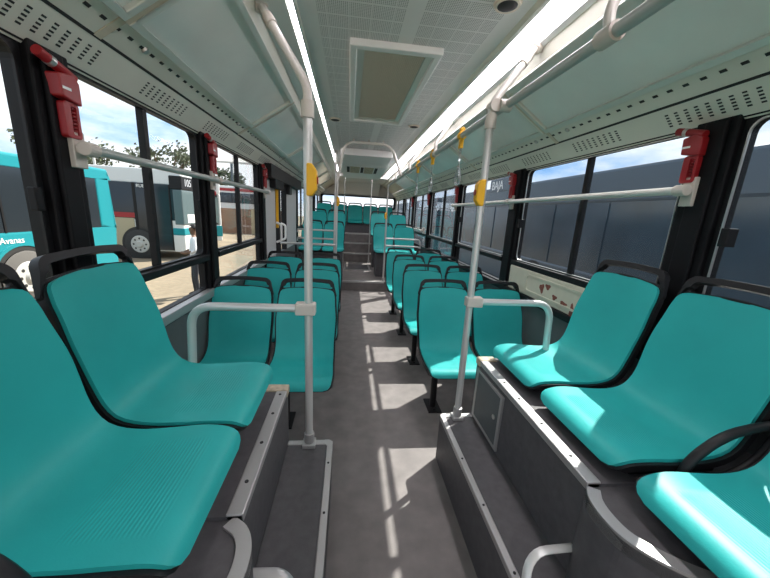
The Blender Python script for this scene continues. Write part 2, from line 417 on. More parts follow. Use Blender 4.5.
# light strips
for side, word in ((1, 'right'), (-1, 'left')):
    rz = (.85 if side > 0 else mir(.85), 3.5, 2.28)
    th = thing('ceiling_light', 'long glowing white strip light along the %s edge of the flat ceiling' % word, 'ceiling light', rz, 'strip lights')
    bm = bmesh.new()
    if side > 0:
        plate2(bm, (.905, 2.262), (.80, 2.297), .012, Y0, 9.3, side)
        link('diffuser', bm, LED, th, rz)
        bm = bmesh.new(); plate2(bm, (.925, 2.25), (.90, 2.262), .02, Y0, 9.3, side); plate2(bm, (.80, 2.297), (.785, 2.302), .015, Y0, 9.3, side); plate2(bm, (.91,2.276), (.79,2.315), .01, Y0, 9.3, side)
        link('housing', bm, WHITE, th, rz)
    else:
        plate2(bm, (.805, 2.287), (.782, 2.293), .012, Y0, 9.3, side)
        link('diffuser', bm, LED, th, rz)
        bm = bmesh.new(); plate2(bm, (.925, 2.245), (.808, 2.281), .02, Y0, 9.3, side); plate2(bm, (.782, 2.293), (.77, 2.30), .015, Y0, 9.3, side); plate2(bm, (.91,2.276), (.79,2.315), .01, Y0, 9.3, side)
        link('housing', bm, FRAMEG, th, rz)

# ceiling return air vent
rz = (.225, 2.8, CEILZ)
th = thing('air_vent', 'large rectangular white framed air return vent in the centre of the ceiling', 'vent', rz)
bm = bmesh.new(); O = [(-.03,2.04),(.50,2.04),(.50,3.6),(-.03,3.6)]; I = [(.012,2.09),(.458,2.09),(.458,3.55),(.012,3.55)]
ring_plate(bm, O, I, 'z', 2.295, 2.335); link('vent_frame', bm, WHITE, th, rz, bevel=.006)
bm = bmesh.new(); ring_plate(bm, I, [(.055,2.13),(.415,2.13),(.415,3.5),(.055,3.5)], 'z', 2.312, 2.335); link('inner_frame', bm, FRAMEG, th, rz)
bm = boxes((.05,.42,2.12,3.51,2.326,2.336))
for k in range(30): box(bm, .062+k*.0118, .067+k*.0118, 2.14, 3.49, 2.318, 2.327)
link('grille', bm, BROWN, th, rz)
for x, y, lab in ((-.18, 3.69, 'small round brown ceiling speaker left of the vent far end'), (.65, 3.69, 'small round brown ceiling speaker right of the vent far end'), (.66, 1.6, 'dark round speaker on the near right ceiling beside the strip light')):
    th = thing('ceiling_speaker', lab, 'speaker', (x, y, CEILZ), 'ceiling speakers')
    bm = bmesh.new(); disc(bm, (x,y,CEILZ+.002), (0,0,-1), .062, .014, 28, .055); link('rim', bm, BROWN, th, (x,y,CEILZ), smooth=True)
    bm = bmesh.new(); disc(bm, (x,y,CEILZ-.011), (0,0,-1), .046, .006, 24, .03); link('mesh_cover', bm, SLOT, th, (x,y,CEILZ), smooth=True)

# ------------------------------------------------------------------ rear end
bm = bmesh.new()
prism(bm, [(XL,-.06),(XR,-.06),(XR,1.55),(XL,1.55)], 'y', 10.3, 10.36); prism(bm, [(XL,1.88),(XR,1.88),(XR,2.45),(XL,2.45)], 'y', 10.3, 10.36)
prism(bm, [(XL,1.55),(-.86,1.55),(-.86,1.88),(XL,1.88)], 'y', 10.3, 10.36); prism(bm, [(1.36,1.55),(XR,1.55),(XR,1.88),(1.36,1.88)], 'y', 10.3, 10.36)
struct('wall_rear', bm, BACKW)
bm = bmesh.new(); ring_plate(bm, rrect(-.90,1.40,1.53,1.90,.06), rrect(-.84,1.34,1.58,1.86,.05), 'y', 10.26, 10.31)
f = struct('window_20', bm, BLACKM); link('pane', boxes((-.88,1.38,10.315,10.32,1.55,1.88)), GLASS_L, f)
struct('ceiling_rear', boxes((mir(.97), .97, 8.4, 10.36, 2.25, 2.38)), BACKW)
# sloped service panel over the rear seats
bm = bmesh.new(); prism(bm, [(10.29,1.90),(10.29,2.245),(9.75,2.245)], 'x', -.35, .85); o = link('service_panel', bm, BACKW, bevel=.008, tag=('large flat grey service panel above the rear window', 'panel'))
# evaporator unit hanging behind the flat ceiling
rz = (.22, 6.3, 2.33); th = thing('air_conditioner', 'pale air conditioning unit with slatted outlets hanging from the rear ceiling', 'air conditioner', rz)
bm = bmesh.new(); prism(bm, [(5.2,2.33),(5.2,2.235),(5.5,2.215),(5.95,2.215),(6.0,2.19),(6.6,2.13),(7.5,2.13),(7.5,2.33)], 'x', -.17, .62); link('casing', bm, WHITE, th, rz, bevel=.01)
for xx in (-.08, .17, .42):
    bm = bmesh.new(); prism(bm, [(6.08,2.178),(6.5,2.136),(6.5,2.15),(6.08,2.19)], 'x', xx, xx+.05); link('outlet', bm, SLOT, th, rz)
for xx in (-.02, .23):
    bm = bmesh.new(); prism(bm, [(6.06,2.179),(6.52,2.133),(6.52,2.15),(6.06,2.19)], 'x', xx, xx+.17); link('slat_cover', bm, WOOD, th, rz)

# ------------------------------------------------------------------ wheel arch platforms (thing each)
def platform(side, xin, xout, xs, ztop, zstep, yend, word):
    rz = ((xin+xout)/2, .6, 0)
    th = thing('wheel_arch_box', 'dark grey raised platform with metal edging under the side-facing %s seats' % word, 'platform', rz, 'wheel arch platforms')
    bm = bmesh.new(); box(bm, min(xin,xout), max(xin,xout), .74, yend, 0, ztop)
    # near part with a rounded aisle corner, slightly lower top
    s = 1 if side > 0 else -1
    poly = [(xout, .74), (xin, .74)]
    ctl = [(.735,.74),(.712,.70),(.703,.65),(.709,.59),(.735,.545),(.78,.50),(.85,.455),(.95,.42),(1.10,.40)] if side > 0 else [(-.285,.745),(-.245,.715),(-.22,.67),(-.213,.61),(-.225,.55),(-.26,.49),(-.32,.44),(-.42,.40),(-.56,.38)]
    arc = [tuple(v) for v in cr_spline(ctl, 4)]
    poly = arc + [(xout, arc[-1][1]), (xout, .74)]
    prism(bm, poly, 'z', zstep, ztop-.012); box(bm, min(xin,xout), max(xin,xout), .5, .74, 0, zstep)
    link('box_body', bm, RISER, th, rz)
    # straight edge trim
    tm = bmesh.new(); e = .042
    box(tm, min(xin-s*.004, xin+s*e), max(xin-s*.004, xin+s*e), .74, yend-.05, ztop-.02, ztop+.006)
    link('edge_trim', tm, ALU, th, rz, bevel=.003)
    tm = bmesh.new(); inner = []; m_ = len(arc)//2; ns = 1 if (-(arc[m_+1][1]-arc[m_][1]))*s > 0 else -1
    for i, (x, y) in enumerate(arc):
        a = arc[max(i-1,0)]; b = arc[min(i+1,len(arc)-1)]
        t_ = Vector((b[0]-a[0], b[1]-a[1])).normalized(); n_ = Vector((-t_.y, t_.x))
        n_ = n_*ns
        inner.append((x+n_.x*.036, y+n_.y*.036))
    R4 = [[tm.verts.new((x, y, z)) for x, y in pp] for pp, z in ((arc, ztop-.045), (arc, ztop-.004), (inner, ztop-.004), (inner, ztop-.045))]
    for i in range(len(arc)-1):
        for p, q in zip(R4, R4[1:]+R4[:1]): tm.faces.new((p[i], p[i+1], q[i+1], q[i]))
    tm.faces.new([r_[0] for r_ in R4]); tm.faces.new([r_[-1] for r_ in R4])
    link('curved_trim', tm, ALU, th, rz, smooth=True)
    rv = bmesh.new()
    for y in (.85, 1.02, 1.19, 1.33):
        disc(rv, (xin+s*.02, y, ztop+.005), (0,0,1), .006, .003, 10)
    link('rivet', rv, SLOT, th, rz)['kind'] = 'stuff'
    link('corner_cap', boxes((min(xin-s*.006, xin+s*.09), max(xin-s*.006, xin+s*.09), yend-.05, yend+.006, ztop-.03, ztop+.008)), WOOD, th, rz, bevel=.004)
    # long low step along the platform
    rs = ((xin+xs)/2, .6, 0)
    ts = thing('side_step', 'low dark step with bright metal edge along the %s platform' % word, 'step', rs, 'side steps')
    link('step_body', boxes((min(xin-s*.001, xs), max(xin-s*.001, xs), -.9, yend-.01, 0, zstep)), RISER, ts, rs)
    tm = boxes((min(xs-s*.004, xs+s*.024), max(xs-s*.004, xs+s*.024), -.9, yend-.04, zstep-.022, zstep+.005))
    box(tm, min(xs+s*.03, xin), max(xs+s*.03, xin), yend-.035, yend-.005, zstep-.02, zstep+.005)
    link('edge_trim', tm, ALU, ts, rs, bevel=.004)
    tm = bmesh.new(); arcp = [(xs-s*.004, yend-.045), (xs-s*.002, yend-.02), (xs+s*.015, yend-.006), (xs+s*.035, yend-.005), (xs+s*.035, yend-.035), (xs+s*.024, yend-.045)]
    prism(tm, arcp, 'z', zstep-.022, zstep+.005); link('corner_trim', tm, ALU, ts, rs)
    rv = bmesh.new()
    for y in (.5, .75, 1.0, 1.25): disc(rv, (xs+s*.01, y, zstep+.004), (0,0,1), .005, .003, 10)
    link('rivet', rv, SLOT, ts, rs)['kind'] = 'stuff'
    return th, rz
thL, rzL = platform(-1, -.265, XL+.004, -.053, .585, .29, 1.41, 'left')
thR, rzR = platform(1, .74, XR-.004, .553, .64, .29, 1.61, 'right')
# access door in the right platform side
bm = bmesh.new(); ring_plate(bm, [(1.27,.31),(1.575,.31),(1.575,.60),(1.27,.60)], [(1.29,.325),(1.555,.325),(1.555,.585),(1.29,.585)], 'x', .730, .742)
d_ = link('access_door', boxes((.733,.742,1.285,1.56,.32,.59)), WALLM, thR, rzR); link('door_frame', bm, ALU, d_, rzR)
bm = bmesh.new(); disc(bm, (.733,1.33,.46), (-1,0,0), .012, .006, 12); link('door_lock', bm, SILVER, d_, rzR)
# bent flat bars by the steps
link('bent_bar', T(fillet([(.745,.74,.40),(.585,.735,.40),(.545,.66,.29)], .07), .005, 10, rx=.014, upv=(0,0,1)), STEEL, tag=('bent metal bar joining right platform side to its low step', 'bar', 'bent bars'), smooth=True)
link('bent_bar', T(fillet([(-.255,.735,.39),(-.14,.73,.39),(-.10,.66,.29)], .05), .006, 10, rx=.015, upv=(0,0,1)), ALU, tag=('bent metal bar joining left platform side to its low step', 'bar', 'bent bars'), smooth=True)

# ------------------------------------------------------------------ seats
PROF = [(0,.385),(.012,.412),(.04,.428),(.10,.432),(.20,.424),(.28,.417),(.345,.421),(.395,.442),(.430,.482),(.455,.535),(.477,.60),(.502,.68),(.526,.76),(.549,.835),(.566,.884)]
CURVE = cr_spline(PROF, 6)
ARC = [0]
for a, b in zip(CURVE, CURVE[1:]): ARC.append(ARC[-1]+(b-a).length)
LT = ARC[-1]
def prof_at(s):
    s = min(max(s, 0), LT)
    for i in range(len(ARC)-1):
        if s <= ARC[i+1]:
            t = (s-ARC[i])/(ARC[i+1]-ARC[i]); p = CURVE[i].lerp(CURVE[i+1], t); d = (CURVE[i+1]-CURVE[i]).normalized(); return p, d
    return CURVE[-1], (CURVE[-1]-CURVE[-2]).normalized()
def smooth(x, pts):
    for (a, va), (b, vb) in zip(pts, pts[1:]):
        if x <= b:
            t = max(0, (x-a)/(b-a)); t = t*t*(3-2*t); return va+(vb-va)*t
    return pts[-1][1]
def halfw(s):
    return smooth(s/LT, [(0,.200),(.15,.208),(.42,.200),(.55,.198),(.75,.205),(.9,.196),(1,.186)])
def shell(grow, off, thick, s0, s1, rf, rt, crown=.0, NU=16, NV=40):
    """closed shell surface following the seat profile; returns bmesh in seat coordinates (x across, y depth, z up)"""
    bm = bmesh.new(); top, bot = [], []
    vs_ = []
    for j in range(NV+1):
        u = j/NV; u = .5-.5*math.cos(PI*u) if True else u
        u = .65*u + .35*j/NV
        vs_.append(s0+(s1-s0)*u)
    for s in vs_:
        w_ = halfw(s)+grow
        df, dt = s-s0, s1-s
        if df < rf: w_ -= rf-math.sqrt(max(0, rf*rf-(rf-df)**2))
        if dt < rt: w_ -= rt-math.sqrt(max(0, rt*rt-(rt-dt)**2))
        rt_, rb_ = [], []
        for i in range(NU+1):
            x = -1+2*i/NU; xx = x*w_
            se = s
            if dt < .12: se = s - crown*x*x*(1-dt/.12)
            p, d = prof_at(se); n = Vector((-d.y, d.x))         # towards the sitter
            k = smooth(s/LT, [(0,0),(.2,.006),(.45,.016),(.7,.020),(1,.006)])
            lift = off + k*(abs(x)**2.2)
            if s < .05: lift -= .0
            q = p + n*lift; b = q - n*thick
            rt_.append(bm.verts.new((xx, q.x, q.y))); rb_.append(bm.verts.new((xx, b.x, b.y)))
        top.append(rt_); bot.append(rb_)
    for j in range(NV):
        for i in range(NU):
            bm.faces.new((top[j][i], top[j][i+1], top[j+1][i+1], top[j+1][i])); bm.faces.new((bot[j][i], bot[j+1][i], bot[j+1][i+1], bot[j][i+1]))
        bm.faces.new((top[j][0], top[j+1][0], bot[j+1][0], bot[j][0])); bm.faces.new((top[j][NU], bot[j][NU], bot[j+1][NU], top[j+1][NU]))
    for i in range(NU):
        bm.faces.new((top[0][i], bot[0][i], bot[0][i+1], top[0][i+1])); bm.faces.new((top[NV][i], top[NV][i+1], bot[NV][i+1], bot[NV][i]))
    return bm
# ribbed anti-slip lines on the seat pan as a bump in the teal material
def ribbed_teal():
    m = TEAL; t = m.node_tree; b = t.nodes['Principled BSDF']
    tcn = t.nodes.new('ShaderNodeTexCoord'); sp = t.nodes.new('ShaderNodeSeparateXYZ'); t.links.new(tcn.outputs['Object'], sp.inputs[0])
    wv = t.nodes.new('ShaderNodeMath'); wv.operation = 'SINE'
    mu = t.nodes.new('ShaderNodeMath'); mu.operation = 'MULTIPLY'; mu.inputs[1].default_value = 2*PI/.0095
    t.links.new(sp.outputs[1], mu.inputs[0]); t.links.new(mu.outputs[0], wv.inputs[0])
    def rng(o, lo, hi):
        r = t.nodes.new('ShaderNodeMapRange'); r.inputs[1].default_value = lo; r.inputs[2].default_value = hi; t.links.new(o, r.inputs[0]); return r.outputs[0]
    def mul(a, c):
        n = t.nodes.new('ShaderNodeMath'); n.operation = 'MULTIPLY'; t.links.new(a, n.inputs[0]); t.links.new(c, n.inputs[1]); return n.outputs[0]
    ab = t.nodes.new('ShaderNodeMath'); ab.operation = 'ABSOLUTE'; t.links.new(sp.outputs[0], ab.inputs[0])
    k = mul(mul(rng(sp.outputs[1], .06, .09), rng(sp.outputs[1], .27, .22)), rng(ab.outputs[0], .155, .13))
    h = mul(wv.outputs[0], k)
    bp = t.nodes.new('ShaderNodeBump'); bp.inputs['Strength'].default_value = .35; bp.inputs['Distance'].default_value = .002
    old = [l for l in t.links if l.to_socket == b.inputs['Normal']][0].from_node
    t.links.new(h, bp.inputs['Height']); t.links.new(old.outputs[0], bp.inputs['Normal']); t.links.new(bp.outputs[0], b.inputs['Normal'])
ribbed_teal()

def upright(bm):
    for v in bm.verts:
        if v.co.z > .43: v.co.y -= .035*(v.co.z-.43)/.45
    return bm
def make_seat(kind, label, loc, rotz=0, group=None, base=.30):
    r = thing('bus_seat', label, 'seat', loc, group, rotz)
    fit = upright if kind == 'side' else (lambda b_: b_)
    link('seat_shell', fit(shell(0, .004, .012, .006, LT, .045, .035, .012)), TEAL, r, smooth=True)
    link('back_shell', fit(shell(.011, -.008, .022, .0, LT+.0, .05, .04, .012)), BLACKP, r, smooth=True)
    pa, da = prof_at(LT-.01); n_ = Vector((-da.y, da.x))
    def onback(x, t_, o): q = pa + da*t_ + n_*o; return (x, q.x, q.y)
    out = []; inn = []
    N_ = 8
    def rounded(w0, t0, w1, t1, r0, r1, arch):
        pts = []
        for (cx, cy, r, s0) in ((w1-r1, t1-r1, r1, 0), (-(w1-r1), t1-r1, r1, PI/2), (-(w0-r0), t0+r0, r0, PI), (w0-r0, t0+r0, r0, 1.5*PI)):
            for i in range(N_+1):
                an = s0+PI/2*i/N_; x = cx+r*math.cos(an); y = cy+r*math.sin(an)
                pts.append((x, y))
        pts2 = []
        for p, q in zip(pts, pts[1:]+pts[:1]):
            pts2.append(p)
            if abs(p[0]-q[0]) > .1:
                for k in range(1, 8): pts2.append((p[0]+(q[0]-p[0])*k/8, p[1]+(q[1]-p[1])*k/8))
        return [(x, y+arch*(1-(x/w0)**2)) for x, y in pts2]
    out = rounded(.207, -.06, .188, .066, .02, .04, .012); inn = rounded(.174, .004, .160, .042, .012, .02, .012)
    bm = bmesh.new(); n = len(out)
    L4 = [[bm.verts.new(onback(x, y, (o if y > .015 or o < 0 else -.007))) for x, y in pp] for pp in (out, inn) for o in (.006, -.022)]
    for i in range(n):
        j = (i+1) % n
        for q in ((L4[0][i],L4[0][j],L4[2][j],L4[2][i]), (L4[1][i],L4[3][i],L4[3][j],L4[1][j]), (L4[0][i],L4[1][i],L4[1][j],L4[0][j]), (L4[2][i],L4[2][j],L4[3][j],L4[3][i])): bm.faces.new(q)
    link('grab_handle', fit(bm), BLACKP, r, smooth=True, bevel=.006, seg=3)
    if kind == 'aisle':
        bm = bmesh.new(); tube(bm, [(-.10,.235,.03),(-.10,.235,.06),(-.10,.255,.395)], .024, 12, rx=.03, upv=(1,0,0)); link('leg', bm, BLACKM, r, smooth=True)
        bm = boxes((-.15,-.05,.15,.33,.025,.04)); disc(bm, (-.10,.18,.04), (0,0,1), .012, .01, 8); disc(bm, (-.10,.30,.04), (0,0,1), .012, .01, 8); link('foot_plate', bm, BLACKM, r, bevel=.003)
        link('under_frame', boxes((-.19,.19,.10,.14,.375,.405), (-.19,.19,.30,.34,.365,.392), (-.13,-.07,.10,.34,.37,.395)), BLACKM, r, bevel=.004)
    elif kind == 'wall':
        link('under_frame', boxes((-.20,.205,.10,.14,.375,.405), (-.20,.205,.30,.34,.365,.392), (-.03,.03,.10,.34,.37,.395)), BLACKM, r, bevel=.004)
    else:
        link('mounting_rail', boxes((-.17,-.13,.09,.40,base,.405), (.13,.17,.09,.40,base,.405), (-.17,.17,.2,.26,.37,.40)), BLACKM, r, bevel=.004)
    return r
H = .43
# rows facing the front: seat origin is the front edge on the floor; y here is the pan front
GR, GL = 'front facing seats on the right', 'front facing seats on the left'
rowR = [1.885, 2.655, 3.425, 4.235]; rowL = [1.735, 2.475, 3.255]
ordn = ['first', 'second', 'third', 'fourth']
aisle = wall = None
def place(kind, x, y, z, label, group):
    global aisle, wall
    src = aisle if kind == 'aisle' else wall
    if src is None:
        o = make_seat(kind, label, (x, y, z), 0, group)
        if kind == 'aisle': aisle = o
        else: wall = o
        return o
    return dup(src, (x, y, z), label, 0, group)
for i, y in enumerate(rowR):
    place('aisle', .765, y, -.03, 'teal seat on the aisle in the %s row behind the right-hand pole' % ordn[i], GR)
    place('wall', 1.21, y, -.03, 'teal seat by the window in the %s row behind the right-hand pole' % ordn[i], GR)
for i, y in enumerate(rowL):
    place('aisle', -.285, y, -.03, 'teal seat on the aisle in the %s row behind the left-hand pole' % ordn[i], GL)
    place('wall', -.73, y, -.03, 'teal seat by the window in the %s row behind the left-hand pole' % ordn[i], GL)
# raised rear seats, each pair on a plinth
def rear_pair(xs, y, z, word, rowword, base):
    place('wall', xs[0], y, z, 'teal aisle seat on the %s in the %s row past the floor step' % (word, rowword), 'raised rear seats')
    place('wall', xs[1], y, z, 'teal window seat on the %s in the %s row past the floor step' % (word, rowword), 'raised rear seats')
    x0, x1 = min(xs)-.19, max(xs)+.19
    if word == 'right': x0 += .03; x1 = XR
    else: x1 -= .03; x0 = XL
    link('seat_plinth', boxes((x0, x1, y+.09, y+.52, base, z+.36)), RISER, bevel=.01, tag=('dark plinth under the %s pair of %s row raised seats' % (word, rowword), 'plinth', 'seat plinths'))
rear_pair((.70, 1.14), 6.22, .27, 'right', 'first', .17); rear_pair((-.31, -.745), 6.22, .26, 'left', 'first', .17)
rear_pair((.70, 1.14), 7.32, .51, 'right', 'second', .17); rear_pair((-.31, -.745), 7.32, .49, 'left', 'second', .17)
for x, wd in ((-.735,'far left'), (-.295,'second from left'), (.145,'middle'), (.585,'fourth from left'), (1.03,'far right')):
    place('wall', x, 9.12, .72, 'teal seat, %s of the five along the back row' % wd, 'back row seats')
link('seat_plinth', boxes((XL, XR, 9.2, 10.28, .85, 1.09)), RISER, tag=('long dark plinth under the back row of five seats', 'plinth', 'seat plinths'))
# side facing seats
sideL = make_seat('side', 'teal side-facing seat on the left platform, farther one beside the left pole', (-.315, 1.16, .29), PI/2, 'side facing seats', .295)
l2 = dup(sideL, (-.315, .725, .29), 'teal side-facing seat at lower left corner, nearest on the left platform', PI/2)
SR = .81
sideR = make_seat('side', 'teal side-facing seat on the right platform, farthest, beside the right pole', (SR, 1.40, .29), -PI/2, 'side facing seats', .35)
dup(sideR, (SR, .94, .29), 'teal side-facing middle seat of the three on the right platform', -PI/2)
r3 = dup(sideR, (SR, .475, .29), 'teal side-facing seat at lower right, nearest on the right platform, beside armrest', -PI/2)
def armrest(parent, side):
    # seat-local path: x across, y depth, z up; the seat's far side on the right, the near side on the left
    xx = -.235 if side > 0 else -.31
    pts = fillet([(xx,.19,.37),(xx,.21,.45),(xx,.30,.535),(xx,.44,.565),(xx,.53,.56)] if side > 0 else [(xx,.13,.38),(xx,.14,.54),(xx,.22,.63),(xx,.40,.65),(xx,.53,.62)], .08, 6)
    bm = bmesh.new(); tube(bm, pts, .014, 12, rx=.013, upv=(1,0,0)); tube(bm, fillet([(xx,.18,.385),(xx,.32,.375),(xx,.44,.43),(xx,.50,.57)], .08), .012, 10)
    link('armrest', bm, BLACKP, parent, smooth=True)
armrest(r3, 1); armrest(l2, -1)

# ------------------------------------------------------------------ poles and rails
def clamp(bm, p, r=.026, h=.05): disc(bm, (p[0], p[1], p[2]-h/2), (0,0,1), r, h, 18)
def stop_button(parent, root, x, y, z, sx):
    bm = bmesh.new()
    k = sx or 1
    prism(bm, [(x-k*.004,z-.062),(x+k*.018,z-.062),(x+k*.036,z-.036),(x+k*.036,z+.036),(x+k*.018,z+.062),(x-k*.004,z+.062)], 'y', y-.026, y+.022)
    o = link('stop_button_box', bm, YEL, parent, root, bevel=.006)
    bm = bmesh.new(); disc(bm, (x+sx*.034, y, z), (sx or 1, 0, 0), .014, .006, 16); link('button', bm, RED, o, root)
def pole(x, y, z0, ztop, lean, ztop2, lab, button=None, hoop=None, sx=1, mats=(STEEL, CREAMTUBE), r=.0175, tilt=0):
    root = (x, y, z0); th = thing('grab_pole', lab, 'pole', root, 'grab poles')
    link('upright', T([(x,y,z0),(x+tilt,y,ztop)], r, 16), mats[0], th, root, smooth=True)
    bm = boxes((x-.03,x+.03,y-.03,y+.03,z0,z0+.02)); disc(bm, (x,y,z0+.02), (0,0,1), .024, .05, 16); link('foot_socket', bm, ALU, th, root, bevel=.003)
    if lean:
        xt = x+tilt; a = Vector((xt,y,ztop)); b = Vector((x+lean[0], y+lean[1], ztop2)); c = Vector((xt,y,ztop+.09))
        link('leaning_top', T(fillet([a, c, b], .12, 8), r, 16), mats[1], th, root, smooth=True)
        bm = bmesh.new(); clamp(bm, (xt,y,ztop+.01), .025, .06); link('joint', bm, JOINT, th, root, smooth=True)
        d = (b-c).normalized(); bm = bmesh.new(); disc(bm, b-d*.17, d, .023, .07, 16); disc(bm, b-d*.03, d, .026, .035, 16, .04); link('joint', bm, JOINT, th, root, smooth=True)
    if button: stop_button(th, root, x+tilt*(button-z0)/(ztop-z0), y, button, sx)
    return th, root
pR, rR = pole(.64, 1.565, .29, 1.83, (.265, .20), 2.262, 'steel grab pole with yellow stop button at the right step edge', 1.525, sx=-1, tilt=-.008)
bm = bmesh.new(); disc(bm, (.64,1.535,1.905), (0,1,0), .027, .06, 16); disc(bm, (.655,1.54,1.905),(1,0,0),.026,.05,16); link('rail_clamp', bm, JOINT, pR, rR, smooth=True)
pLt, rL = pole(-.162, 1.375, .29, 1.76, (-.255, .33), 2.262, 'steel grab pole with yellow stop button at the left step edge', 1.515, sx=1, tilt=-.010)
# low hoop bars from the poles to the platforms
def hoop(th, root, x0, x1, y, z, zb):
    link('hoop_bar', T(fillet([(x0,y,z),(x1,y,z),(x1+(.02 if x1>x0 else -.02),y,zb)], .09, 8), .0175, 16), STEEL, th, root, smooth=True)
    s = 1 if x1 > x0 else -1
    link('hoop_clamp', boxes((min(x0-s*.026,x0+s*.06), max(x0-s*.026,x0+s*.06), y-.026, y+.026, z-.026, z+.026)), JOINT, th, root, bevel=.006)
hoop(pR, rR, .64, 1.09, 1.565, .98, .64); hoop(pLt, rL, -.162, -.65, 1.375, .98, .585)
# rear poles
pB, rB = pole(.65, 5.86, .17, 1.905, None, 0, 'thin grab pole with yellow button at the floor step on the right', 1.37, sx=-1, r=.016)
for z in (.97, .84):
    link('hoop_bar', T(fillet([(.65,5.86,z),(1.30,5.86,z),(1.30,5.86,.72)], .07, 6), .015, 12), STEEL, pB, rB, smooth=True)
pC, rC = pole(-.245, 5.5, 0, 2.33, None, 0, 'grab pole with two bars on the left just before the floor step', None, r=.016)
for z in (1.08, .94): link('partition_bar', T([(-.245,5.5,z),(-.85,5.5,z),(-.85,5.5,z-.05)], .014, 12), STEEL, pC, rC, smooth=True)
pD, rD = pole(-.18, 4.55, 0, 1.82, None, 0, 'grab pole with yellow button behind the third left seat row, carrying the roof hoop', 1.53, sx=1, r=.016)
link('partition_bar', T([(-.18,4.55,.94),(-.93,4.55,.94)], .016, 12), STEEL, pD, rD, smooth=True)
link('roof_hoop', T(fillet([(-.18,4.55,1.80),(-.09,4.55,2.29),(.52,4.55,2.29),(.67,4.55,1.915)], .14, 8), .0175, 16), CREAMTUBE, pD, rD, smooth=True)
bm = bmesh.new()
for x in (.02, .22, .41): tube(bm, [(x,4.55,2.29),(x,4.55,2.34)], .012, 10)
link('roof_mount', bm, JOINT, pD, rD, smooth=True)
pE, rE = pole(.50, 8.12, .17, 2.24, None, 0, 'thin grab pole at the foot of the rear steps', None, r=.014)
pF, rF = pole(-.14, 8.12, .17, 2.24, None, 0, 'thin grab pole left of the rear steps', None, r=.012)

# overhead rail on the right
root = (.69, 3.3, 1.91); th = thing('overhead_rail', 'long grey overhead grab rail running along the right side under the ducts', 'rail', root)
link('rail_tube', T([(.69,-.4,1.91),(.69,6.3,1.91)], .018, 16), mat('rail_grey', (.47,.49,.46), .35, .3), th, root, smooth=True)
for (yb, yt) in ((2.8,3.15), (4.0,4.35), (5.2,5.5)):
    link('ceiling_strut', T(fillet([(.69,yb,1.91),(.69,yb+.03,1.99),(.905,yt,2.262)], .08), .015, 12), CREAMTUBE, th, root, smooth=True)
for yb in (2.8, 4.0, 5.2, .95):
    bm = bmesh.new(); disc(bm, (.69,yb-.03,1.91), (0,1,0), .026, .06, 16); link('rail_joint', bm, JOINT, th, root, smooth=True)
link('ceiling_strut', T(fillet([(.69,.95,1.91),(.69,.97,1.99),(.905,1.0,2.262)], .08), .015, 12), CREAMTUBE, th, root, smooth=True)
# hand straps
hs = None
for y, lab in ((2.15,'yellow and clear hand strap on the right rail, nearest one'), (2.88,'yellow and clear hand strap on the right rail, second one'), (3.5,'yellow and clear hand strap on the right rail, farthest one')):
    if hs: dup(hs, (.69,y,1.91), lab); continue
    hs = thing('hand_strap', lab, 'hand strap', (.69,y,1.91), 'hand straps'); rt = (.69,y,1.91)
    bm = bmesh.new(); disc(bm, (.69,y-.015,1.91), (0,1,0), .027, .03, 20); box(bm, .678,.702,y-.016,y+.016,1.835,1.89); disc(bm,(.69,y-.014,1.945),(0,1,0),.016,.028,14); link('clip', bm, YEL, hs, rt, bevel=.003)
    link('strap', boxes((.687,.693,y-.014,y+.014,1.71,1.84)), CLEARP, hs, rt)
    tri = fillet([(.69,y,1.72),(.69,y-.045,1.66),(.69,y-.04,1.62),(.69,y+.04,1.62),(.69,y+.045,1.66),(.69,y,1.72)], .02)
    link('grip', T(tri, .009, 10), CLEARP, hs, rt, smooth=True)
# rails across the windows
def wrail(side, y0, y1, z, lab, mids):
    x = XL+.075 if side < 0 else XR-.075; wx = XL+.012 if side < 0 else XR-.012
    root = (x, (y0+y1)/2, z); th = thing('window_rail', lab, 'rail', root, 'window rails')
    m = mat('window_rail_%s%d' % ('l' if side < 0 else 'r', int(z*100)), (.42,.45,.42) if side < 0 else (.68,.67,.62), .35, .3)
    link('rail_tube', T([(x,y0,z),(x,y1,z)], .0165, 16), m, th, root, smooth=True)
    for yy in [y0, y1]+mids:
        bm = bmesh.new(); sg = 1 if side < 0 else -1; box(bm, min(wx,wx+sg*.034), max(wx,wx+sg*.034), yy-.026, yy+.026, z-.062, z+.055)
        tube(bm, [(wx,yy,z),(x,yy,z)], .02, 12); disc(bm, (x,yy-.025,z), (0,1,0), .023, .05, 14)
        link('bracket', bm, JOINT, th, root, bevel=.003)
wrail(-1, 1.26, 3.72, 1.555, 'grey grab rail fixed across the left windows', [2.36])
wrail(1, 1.27, 4.36, 1.565, 'pale grab rail fixed across the right windows', [2.80])
wrail(1, 6.2, 8.4, 1.13, 'short pale rail across the rear right windows beside raised seats', [])

